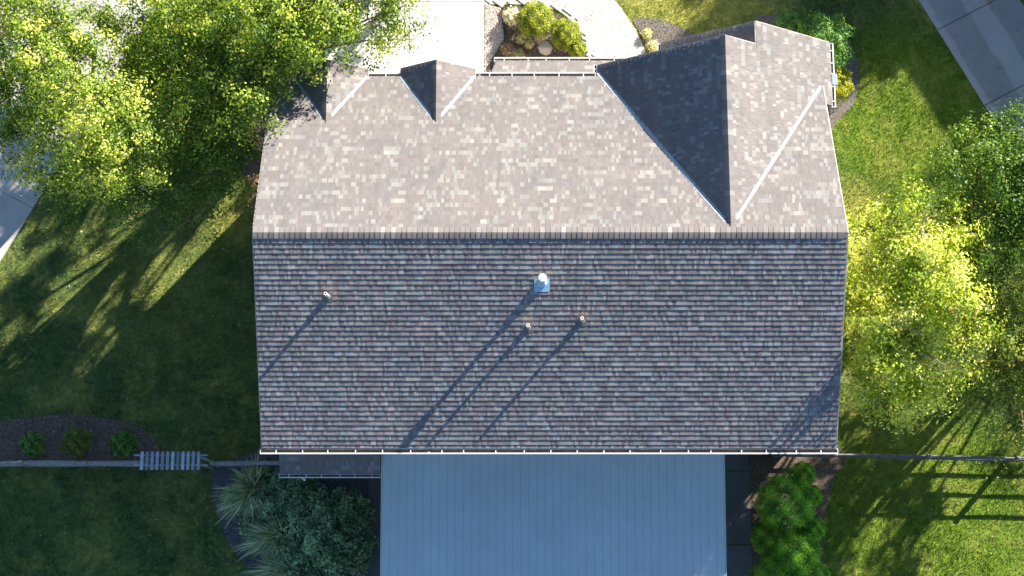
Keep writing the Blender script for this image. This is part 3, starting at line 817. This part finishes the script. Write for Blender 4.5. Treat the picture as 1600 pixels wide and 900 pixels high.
# boulder
def boulder(loc, r, label):
    import bmesh
    bm = bmesh.new(); bmesh.ops.create_icosphere(bm, subdivisions=3, radius=r)
    for v in bm.verts:
        n = v.co.normalized(); v.co *= 1 + .05*math.sin(n.x*5+1)+.05*math.sin(n.y*6+n.z*4)
        v.co.z *= .85
    me = bpy.data.meshes.new('boulder'); bm.to_mesh(me); bm.free()
    me.polygons.foreach_set("use_smooth", [True]*len(me.polygons))
    o = put('boulder', me, simple('pink_stone', (.62, .50, .44), .15, 8, .8, .004)); o.location = loc
    return tag(o, label, 'boulder')
boulder((.08, 8.13, .17), .235, 'round pinkish boulder between the two clipped front shrubs')

# ------------------------------------------------------------------ foliage
def leaf_quads(P, Nn, size, aspect=.62, droop=.25):
    """rhombic leaves at P facing Nn"""
    n = len(P)
    Nn = Nn/np.linalg.norm(Nn, axis=1, keepdims=True)
    a = np.cross(Nn, RNG.normal(size=(n, 3))); a /= np.linalg.norm(a, axis=1, keepdims=True)+1e-9
    b = np.cross(Nn, a)
    L_ = size[:, None]
    out = np.empty((n, 4, 3), np.float32)
    out[:, 0] = P - a*L_*.5; out[:, 1] = P + b*L_*aspect*.5 + a*L_*.06
    out[:, 2] = P + a*L_*.5 - Nn*L_*droop*.4; out[:, 3] = P - b*L_*aspect*.5 + a*L_*.06
    return out

def house_mask(P):
    x, y, z = P.T
    inb = (np.abs(x) < 8.15) & (y < 5.5) & (y > -5.8) & (z < ZR-TM*np.abs(y)+.12)
    inb |= (x > 1.2) & (x < 8.5) & (y < 6.5) & (y > 0) & (z < ZC-TC*np.abs(x-XC)+.12)
    for x0, zr, hw in DORM: inb |= (np.abs(x-x0) < hw+.1) & (y > 3) & (y < DY1+.1) & (z < zr-TD*np.abs(x-x0)+.12)
    return ~inb

def crown_points(lobes, per_m2, clump=.30, clump_n=26, flat=.75, solid=.35):
    Ps, Ns, Cs = [], [], []
    for (x, y, z, r) in lobes:
        nc_ = max(6, int(per_m2*r*r*4*math.pi/clump_n))
        d = RNG.normal(size=(nc_, 3)); d /= np.linalg.norm(d, axis=1, keepdims=True)
        rad = r*(1-solid*RNG.random(nc_)**1.5)*(1+.28*np.sin(d[:, 0]*4+x)*np.sin(d[:, 1]*5+y))
        c = np.array((x, y, z)) + d*rad[:, None]*np.array((1, 1, flat))
        tone = RNG.normal(0, 1, nc_)
        q = RNG.normal(size=(nc_, clump_n, 3))*clump*np.array((.55, .55, .35))
        # each clump is a spray along a twig pointing outwards
        tw = RNG.random((nc_, clump_n, 1))*clump*1.5*(d*np.array((1, 1, .3)))[:, None, :]
        P = (c[:, None, :]+q+tw).reshape(-1, 3)
        N_ = ((q+.4*tw)/clump*1.15 + RNG.normal(size=(nc_, clump_n, 3))*.5 + np.array((0, 0, .38)) + d[:, None, :]*.35).reshape(-1, 3)
        Ps.append(P); Ns.append(N_); Cs.append(np.repeat(tone, clump_n))
    P, N_, C = np.concatenate(Ps), np.concatenate(Ns), np.concatenate(Cs)
    k = house_mask(P) & (P[:, 2] > .25)
    return P[k], N_[k], C[k]

def leaf_cols(tone, cols, odd=None, odd_f=.03, gain=1.6):
    cols = [np.array(c)*gain for c in cols]
    """cols: dark, mid, light colour of the species; tone shifts between them clump by clump"""
    t = np.clip(.46+.3*tone+RNG.normal(0, .17, len(tone)), 0, 1)[:, None]
    c = np.where(t < .5, np.array(cols[0])*(1-2*t)+np.array(cols[1])*2*t, np.array(cols[1])*(2-2*t)+np.array(cols[2])*(2*t-1))
    if odd is not None:
        k = RNG.random(len(tone)) < odd_f; c[k] = np.array(odd)*RNG.uniform(.7, 1.2, (k.sum(), 1))
    return c

def tree(name, label, base, lobes, cols, per_m2=150, leaf=(.07, .12), bark='bark', group=None, trunk_r=.16, odd=None, odd_f=.03, clump_n=100, twigs=3, clump=.32, limb_up=0):
    t = empty(name, (*base, 0), label, 'tree', group)
    P, N_, C = crown_points(lobes, per_m2, clump=clump, clump_n=clump_n)
    size = RNG.uniform(leaf[0], leaf[1], len(P))
    put('crown', np_mesh('crown', leaf_quads(P, N_, size).reshape(-1, 3), 4, leaf_cols(C, cols, odd, odd_f)), M['leaf'], t)
    ctr = np.mean([l[:3] for l in lobes], 0)
    m = MB(); B = Vector((*base, -.1)); F = Vector((base[0]*.5+ctr[0]*.5, base[1]*.5+ctr[1]*.5, ctr[2]*.45))
    m.tube([B, B.lerp(F, .5)+Vector((.08, -.05, 0)), F], [trunk_r*1.25, trunk_r, trunk_r*.8], 10)
    put('trunk', m.mesh('trunk'), M[bark], t)
    for (x, y, z, r) in lobes:
        E_ = Vector((x, y, z+r*.75*limb_up)); mid = F.lerp(E_, .5)+Vector((random.uniform(-.3, .3), random.uniform(-.3, .3), .25))
        lm = MB(); lm.tube([F, mid, E_, E_+(E_-mid).normalized()*r*.7], [trunk_r*.45, trunk_r*.3, trunk_r*.18, .012], 6)
        for _ in range(twigs):
            s = mid.lerp(E_, random.uniform(.2, 1)); d = Vector((random.gauss(0, 1), random.gauss(0, 1), random.gauss(.3, .5))).normalized()
            e_ = s+d*r*random.uniform(.6, .95); lm.tube([s, s.lerp(e_, .5)+Vector((0, 0, .06)), e_], [.03, .02, .008], 5)
        lm.build('limb', M[bark], t)
    return t

A = [(-12.7,3.4,7.0,1.3),(-13.4,4.4,7.2,1.3),(-14.4,5.0,6.8,1.2),(-12.0,2.8,6.6,1.1),(-15.2,5.8,7.0,1.2),(-15.0,4.1,6.0,1.1),(-13.4,2.5,5.5,1.1),(-15.8,7.2,6.5,1.3),(-14.4,6.7,6.8,1.0),(-15.8,4.7,5.5,1.2),(-11.9,3.9,6.6,0.9),(-15.0,3.3,4.8,0.9),(-13.1,6.2,6.2,0.8)]
Bt = [(-10.2,6.0,6.5,1.3),(-8.7,6.2,7.0,1.4),(-7.6,6.2,7.5,1.1),(-6.5,6.7,7.0,.9),(-6.1,6.05,7.0,.55),(-7.2,5.6,6.9,.7),(-5.1,7.1,5.5,.8),(-8.4,4.9,6.9,.8),(-9.3,4.7,6.4,1.3),(-10.5,4.4,5.8,1.2),(-9.6,3.5,5.4,1.1),(-10.9,5.6,6.0,1.2),(-6.9,6.8,7.0,1.3),(-8.5,3.9,6.6,0.7),(-11.5,7.0,6.0,1.2),(-5.5,6.4,5.3,0.5),(-4.5,7.3,5.5,0.6)]
Ct = [(-11.9,2.8,4.4,1.1),(-11.0,2.2,4.0,1.1),(-12.2,1.7,3.6,0.8),(-10.0,2.6,4.4,0.9),(-12.9,2.4,4.0,0.8),(-10.7,1.4,3.2,0.7),(-14.4,2.5,3.6,0.7),(-9.3,3.1,4.8,0.8),(-11.4,3.8,5.0,1.0)]
Yt = [(x, y, z-.6, r) for x, y, z, r in [(10.3,0.4,7.0,1.1),(11.2,0.2,6.6,0.9),(9.4,-0.4,6.6,1.1),(9.0,0.2,5.8,0.8),(10.3,-1.0,7.2,1.2),(9.0,-1.3,6.0,1.0),(9.6,-2.2,6.8,1.1),(11.0,-2.0,6.4,1.0),(9.0,-2.5,5.2,0.9),(9.7,-3.3,5.6,1.0),(10.7,-3.1,6.0,1.0),(9.85,-3.95,3.5,0.7),(10.8,-3.95,3.7,0.65),(11.5,-0.8,6.2,0.8),(10.2,-3.5,6.3,.8),(11.3,-1.9,7.1,.8),(8.9,-0.7,5.4,0.7)]]
Gt = [(12.6,2.7,5.3,1.0),(13.6,3.0,5.4,1.0),(12.8,1.6,6.0,1.3),(12.2,2.1,5.0,0.9),(12.6,0.5,5.4,1.2),(13.2,0.1,6.0,1.2),(12.8,-0.8,5.0,1.1),(12.2,3.0,4.6,0.7),(13.3,1.6,6.0,1.2),(14.3,2.4,6.2,1.3),(14.5,.6,6.2,1.3),(13.5,4.3,2.0,.65),(12.9,3.4,2.0,.8)]
Ht = [(13.1,-1.8,5.5,1.1),(12.7,-2.5,5.0,1.0),(13.2,-3.1,5.4,1.1),(12.7,-3.7,4.4,0.9),(13.3,-4.4,4.8,1.0),(12.7,-1.5,4.6,0.8),(13.8,-5.3,4.0,0.6),(14.5,-2.4,5.8,1.2),(14.4,-3.8,5.4,1.1)]
tree('maple_tree', 'yellow green tree at the left edge over the side driveway', (-14.2, 6.2), A, [(.045, .09, .014), (.165, .235, .03), (.42, .45, .09)], 250, odd=(.3, .25, .08))
tree('maple_tree', 'dense green tree overhanging the left front corner of the roof', (-9.6, 7.3), Bt, [(.035, .075, .010), (.11, .175, .02), (.33, .38, .05)], 260, odd=(.30, .22, .06), odd_f=.02)
tree('understory_tree', 'low dark green tree on the left lawn below the overhanging tree', (-11.6, 3.4), Ct, [(.045, .10, .018), (.085, .15, .028), (.15, .21, .04)], 140, trunk_r=.10)
tree('birch_tree', 'bright yellow tree with pale branches against the right gable end', (10.3, -1.4), Yt, [(.10, .16, .014), (.30, .37, .035), (.60, .60, .19)], 225, (.075, .125), 'bark_pale', odd=(.34, .17, .04), odd_f=.035, trunk_r=.15, twigs=3, limb_up=.6)
tree('maple_tree', 'shaded green tree at the right edge beside the grey driveway', (13.4, 1.4), Gt, [(.03, .075, .012), (.075, .14, .02), (.20, .26, .04)], 190)
tree('maple_tree', 'yellow green tree in the lower right corner behind the bright yellow tree', (13.7, -2.9), Ht, [(.07, .12, .015), (.13, .18, .025), (.24, .25, .05)], 150, odd=(.32, .2, .05), odd_f=.03)

# trees and a house beyond the upper right edge of the picture, which throw the shade there
def blob_lobes(cx, cy, cz, R_, n, rr, seed):
    r = random.Random(seed)
    return [(cx+r.uniform(-1, 1)*R_, cy+r.uniform(-1, 1)*R_, cz+r.uniform(-.8, .8)*R_*.6, rr*r.uniform(.8, 1.15)) for _ in range(n)]
for i, (cx, cy, cz, R_, dens, lab) in enumerate([(16.8, 18.8, 5.4, 2.4, 110, 'tall green tree past the top right corner shading the lawn'),
                                           (17.8, 16.6, 4.6, .9, 111, 'green tree past the top right corner nearest the driveway'),
                                           (-1.2, 14.8, 6.2, 2.5, 95, 'front yard tree past the top edge, farther from the house'),
                                           (-3.0, 12.2, 8.0, 2.4, 95, 'front yard tree past the top edge over the driveway end'),
                                           (-7.8, 13.6, 6.2, 2.2, 95, 'front yard tree past the top edge left of the driveway'),
                                           (18.8, 1.2, 4.6, 2.6, 96, 'green tree past the right edge below the grey driveway')]):
    tree('maple_tree', lab, (cx, cy), blob_lobes(cx, cy, cz, R_, {110: 12, 111: 9, 95: 12}.get(dens, 14), 1.25 if dens == 110 else .85 if dens == 111 else .58, 31+i), [(.03, .07, .012), (.06, .115, .02), (.12, .17, .03)], dens, (.12, .19))
nh = empty('neighbour_house', (26.5, 12.5, 0), 'neighbouring house beyond the grey driveway past the right edge', 'house')
MB().mm((23.3, 8.5, 0), (29.7, 22.5, 5.0)).build('wall', M['siding'], nh)
m = MB(); m.slab([(22.9, 8.1, 4.85), (26.5, 8.1, 7.0), (26.5, 22.9, 7.0), (22.9, 22.9, 4.85)], (-.52, 0, 1), .15)
m.slab([(26.5, 8.1, 7.0), (30.1, 8.1, 4.85), (30.1, 22.9, 4.85), (26.5, 22.9, 7.0)], (.52, 0, 1), .15); m.build('roof', M['deck'], nh)
nh.rotation_euler = (0, 0, math.radians(28))                # stands square to its own driveway

# shrubs
def shrub(name, label, base, r, h, cols, n, leaf, cat='shrub', group=None, lobes=None, up=.5, rough=.28, odd=None, odd_f=.03, shell=.35, fine=0, jit=.5):
    t = empty(name, (*base, 0), label, cat, group)
    P, N_, C = [], [], []
    lobes = lobes or [(0, 0, 1.0)]
    for lx, ly, s in lobes:
        m_ = int(n*s*s/sum(q[2]**2 for q in lobes))
        d = RNG.normal(size=(m_, 3)); d /= np.linalg.norm(d, axis=1, keepdims=True); d[:, 2] = np.where(d[:, 2] < -.35, -d[:, 2], d[:, 2])
        bump = 1 + rough*.5*(np.sin(d[:, 0]*9+lx*5+base[0])*np.sin(d[:, 1]*8+base[1])+np.sin(d[:, 2]*10+d[:, 0]*6))*.6
        if fine: bump = bump + fine*np.sin(d[:, 0]*31+d[:, 2]*17+3*np.sin(d[:, 1]*9))*np.sin(d[:, 1]*29-d[:, 2]*13+3*np.sin(d[:, 0]*8))
        depth = 1-shell*RNG.random(m_)**2
        p = d*(bump*depth)[:, None]*np.array((r*s, r*s, h*.5*s)) + np.array((base[0]+lx*r, base[1]+ly*r, h*.5*s))
        P.append(p); N_.append(d*.8+RNG.normal(size=(m_, 3))*jit+np.array((0, 0, up))); C.append(RNG.normal(0, 1.1, m_)+2*np.sin(d[:, 0]*7+ly)*np.sin(d[:, 1]*6))
    P, N_, C = map(np.concatenate, (P, N_, C)); k = (P[:, 2] > .03); P, N_, C = P[k], N_[k], C[k]
    put('foliage', np_mesh('foliage', leaf_quads(P, N_, RNG.uniform(leaf*.7, leaf*1.3, len(P))).reshape(-1, 3), 4, leaf_cols(C, cols, odd, odd_f)), M['leaf'], t)
    s = MB()
    for i in range(4):
        a_ = i*1.57+.4; s.tube([(base[0], base[1], -.03), (base[0]+math.cos(a_)*r*.2, base[1]+math.sin(a_)*r*.2, h*.3), (base[0]+math.cos(a_)*r*.5, base[1]+math.sin(a_)*r*.5, h*.6)], [.03, .02, .008], 6)
    s.build('stem', M['bark'], t)
    return t
GOLD = [(.10, .14, .012), (.19, .23, .02), (.30, .31, .04)]
shrub('clipped_shrub', 'larger round yellow green shrub in front bed, farther from the roof', (-.22, 9.0), .60, .95, GOLD, 7000, .055)
shrub('clipped_shrub', 'round yellow green shrub beside the paver walk, nearer the roof', (.76, 8.52), .50, .85, GOLD, 7000, .055, lobes=[(0, 0, 1), (.75, -.9, .62)])
PALE = [(.30, .28, .12), (.42, .38, .18), (.55, .50, .28)]
for x, y, r, lab in ((-.73, 8.44, .15, 'small pale yellow plant left of the boulder, farther from roof'), (-.46, 8.28, .14, 'small pale yellow plant touching the boulder on its left'),
                     (-.82, 7.9, .2, 'small pale yellow plant close to the porch gutter'), (3.46, 8.64, .17, 'small cream plant in grey bed farther from the roof'), (3.66, 8.2, .2, 'small cream plant in grey bed close to the roof edge')):
    shrub('perennial_plant', lab, (x, y), r, .28, PALE, 420, .06, 'plant', 'small pale perennials in the front beds', rough=.6)
RUST = [(.22, .13, .08), (.34, .22, .14), (.45, .36, .24)]
shrub('perennial_plant', 'rusty pink low plant at the bend of the dark edging', (-1.18, 8.1), .22, .3, RUST, 500, .05, 'plant', rough=.6)
shrub('ornamental_grass', 'pale plume grass at the top of the front bed edging', (-1.02, 9.22), .27, .5, [(.3, .28, .2), (.5, .47, .36), (.62, .58, .46)], 900, .07, 'plant', rough=.7)
DGREEN = [(.035, .10, .018), (.075, .17, .03), (.15, .25, .04)]
shrub('evergreen_shrub', 'large dark green shrub at the front right corner of the house', (9.05, 8.0), 1.0, 1.7, DGREEN, 14000, .07, lobes=[(0, 0, 1), (-.75, .55, .7), (.35, -.6, .6)], rough=.5)
shrub('golden_shrub', 'yellow shrub beside the right side gutter', (9.55, 6.75), .55, 1.1, [(.10, .15, .012), (.24, .26, .015), (.42, .38, .03)], 6500, .065, rough=.6)
BOX = [(.045, .13, .013), (.12, .29, .022), (.30, .48, .045)]
ARB = [((7.28, -6.93), .80, 2.9, 'largest round green conifer in the row beside the patio cover', 22000, None),
       ((7.90, -6.05), .36, 2.0, 'small green conifer nearest the rear gutter', 6000, None),
       ((8.08, -6.72), .34, 2.1, 'small green conifer touching the lawn side of the largest conifer', 6000, None),
       ((8.10, -7.70), .38, 2.1, 'small round green conifer on lawn side, below the largest conifer', 7000, None),
       ((6.88, -7.98), .52, 1.7, 'low dark round conifer next to the patio slab', 9000, None),
       ((7.52, -8.45), .68, 2.7, 'large round conifer second from the house', 17000, None),
       ((6.86, -9.2), .60, 2.2, 'dark round conifer at the bottom edge beside the patio', 11000, None),
       ((8.02, -9.15), .5, 2.2, 'round conifer at the bottom edge on the lawn side', 9000, None)]
for b_, r, h, lab, n, lo in ARB: shrub('conifer_shrub', lab, b_, r*1.08, h, BOX, int(n*1.35), .036, 'shrub', 'rounded conifers beside the patio', lobes=lo, rough=.18, up=.1, shell=.26, fine=.06, jit=.6)
for x, y, r, lab, c in ((-16.15, -5.05, .33, 'leftmost small shrub in the mulch bed', DGREEN), (-14.75, -5.0, .42, 'middle small shrub in the mulch bed, the yellowest', [(.06, .09, .012), (.10, .14, .015), (.16, .19, .03)]),
                        (-13.25, -5.05, .37, 'small dark shrub in mulch bed nearest the arbor', DGREEN)):
    shrub('small_shrub', lab, (x, y), r, .5, c, 1600, .07, 'shrub', 'three small shrubs in the mulch bed', rough=.8)
for x, y, z, r, lab in ((-9.75, 5.3, 0, .42, 'tan dried plant by the left wall under the tree, larger'), (-9.35, 4.75, 0, .2, 'small cream plant by the left wall under the tree')):
    shrub('dried_plant', lab, (x, y), r, .7, [(.25, .17, .10), (.42, .31, .2), (.6, .52, .4)], 900, .08, 'plant', rough=.8)
shrub('dried_plant', 'rusty tan groundcover plant beside the left wall, lit by sun', (-9.35, 3.1), .42, .4, [(.16, .10, .05), (.30, .20, .11), (.42, .33, .2)], 1400, .06, 'plant', lobes=[(0, 0, .8), (-.1, 1., .6), (.1, -.9, .6)], rough=.8)
DARKB = [(.05, .10, .045), (.13, .21, .10), (.27, .37, .21)]
shrub('broadleaf_shrub', 'big dark broadleaf shrub left of the patio cover', (-6.85, -7.9), 1.35, 2.0, DARKB, 15000, .10, lobes=[(0, 0, .8), (-.5, .5, .55), (.6, .45, .5), (.35, -.65, .6), (-.55, -.5, .55), (.72, -.15, .45), (.05, .62, .45), (-.1, -.85, .5)], rough=.9)

shrub('broadleaf_shrub', 'looser broadleaf shrub between the grass clumps and the bay roof', (-8.35, -6.85), 1.05, 1.25, DARKB, 9000, .095, lobes=[(0, 0, .8), (.6, .3, .6), (-.5, -.5, .55), (.55, -.6, .6), (-.3, .5, .5)], rough=.9)
def grass_clump(label, base, r, h, n, cols):
    t = empty('ornamental_grass', (*base, 0), label, 'ornamental grass', 'ornamental grass clumps by the bed edge')
    a = RNG.uniform(0, 6.283, n); s = RNG.random(n)**.9; hh = h*RNG.uniform(.65, 1.1, n); rr = r*s*RNG.uniform(.6, 1.2, n)*(1+.28*np.sin(3*a+base[0])+.18*np.sin(7*a+base[1]*3))
    dx, dy = np.cos(a), np.sin(a); w = RNG.uniform(.010, .02, n)
    pts = []
    for f, rad, z in ((0, .10, 0), (1, .45, .8), (2, 1.0, .62-.0)):
        zz = hh*(z if f < 2 else 1.0-.75*s**2)
        pts.append((base[0]+dx*(rr*rad+.02)-.32*r*rad**2, base[1]+dy*(rr*rad+.02)-.12*r*rad**2, zz))
    jx, jy = RNG.normal(0, .11*r, n), RNG.normal(0, .11*r, n); pts[2] = (pts[2][0]+jx, pts[2][1]+jy, pts[2][2])
    Q = np.empty((n, 2, 4, 3))
    for k_, (p0, p1, w0, w1) in enumerate(((pts[0], pts[1], 1, 1.0), (pts[1], pts[2], 1.0, .15))):
        for c_, (p, ww, sg) in enumerate(((p0, w0, -1), (p0, w0, 1), (p1, w1, 1), (p1, w1, -1))):
            Q[:, k_, c_] = np.stack([p[0]-dy*w*ww*sg, p[1]+dx*w*ww*sg, p[2]], 1)
    c = leaf_cols(np.repeat(RNG.normal(0, 1.3, n), 2), cols)
    put('blades', np_mesh('blades', Q.reshape(-1, 3), 4, c), M['leaf'], t)
OG = [(.07, .105, .045), (.19, .24, .115), (.44, .48, .29)]
grass_clump('ornamental grass clump nearest the left fence', (-9.0, -6.55), .9, 1.25, 3400, OG)
grass_clump('ornamental grass clump in the middle of the curved bed edge', (-8.15, -7.9), .9, 1.25, 3400, OG)
grass_clump('ornamental grass clump at the bottom edge of the picture', (-7.75, -8.95), .9, 1.2, 3000, OG)

# fallen leaves
xy = RNG.uniform((-18, -9.5), (16, 10), (2600, 2)); kk = ~inside([(-8.2, -5.8), (8.4, -5.8), (8.4, 6.4), (-8.2, 6.4)], xy[:, 0], xy[:, 1]) & ~inside(DRIVE, xy[:, 0], xy[:, 1])
xy = xy[kk]; P = np.column_stack([xy, np.full(len(xy), .055)])
fo = put('fallen_leaves', np_mesh('fallen_leaves', leaf_quads(P, RNG.normal(size=(len(P), 3))*.3+np.array((0, 0, 1)), RNG.uniform(.04, .085, len(P))).reshape(-1, 3), 4,
         np.array([(.35, .28, .12), (.28, .16, .07), (.45, .40, .25)])[RNG.integers(0, 3, len(P))]), M['leaf'])
tag(fo, 'scattered dry fallen leaves on the lawns', 'leaves', kind='stuff')
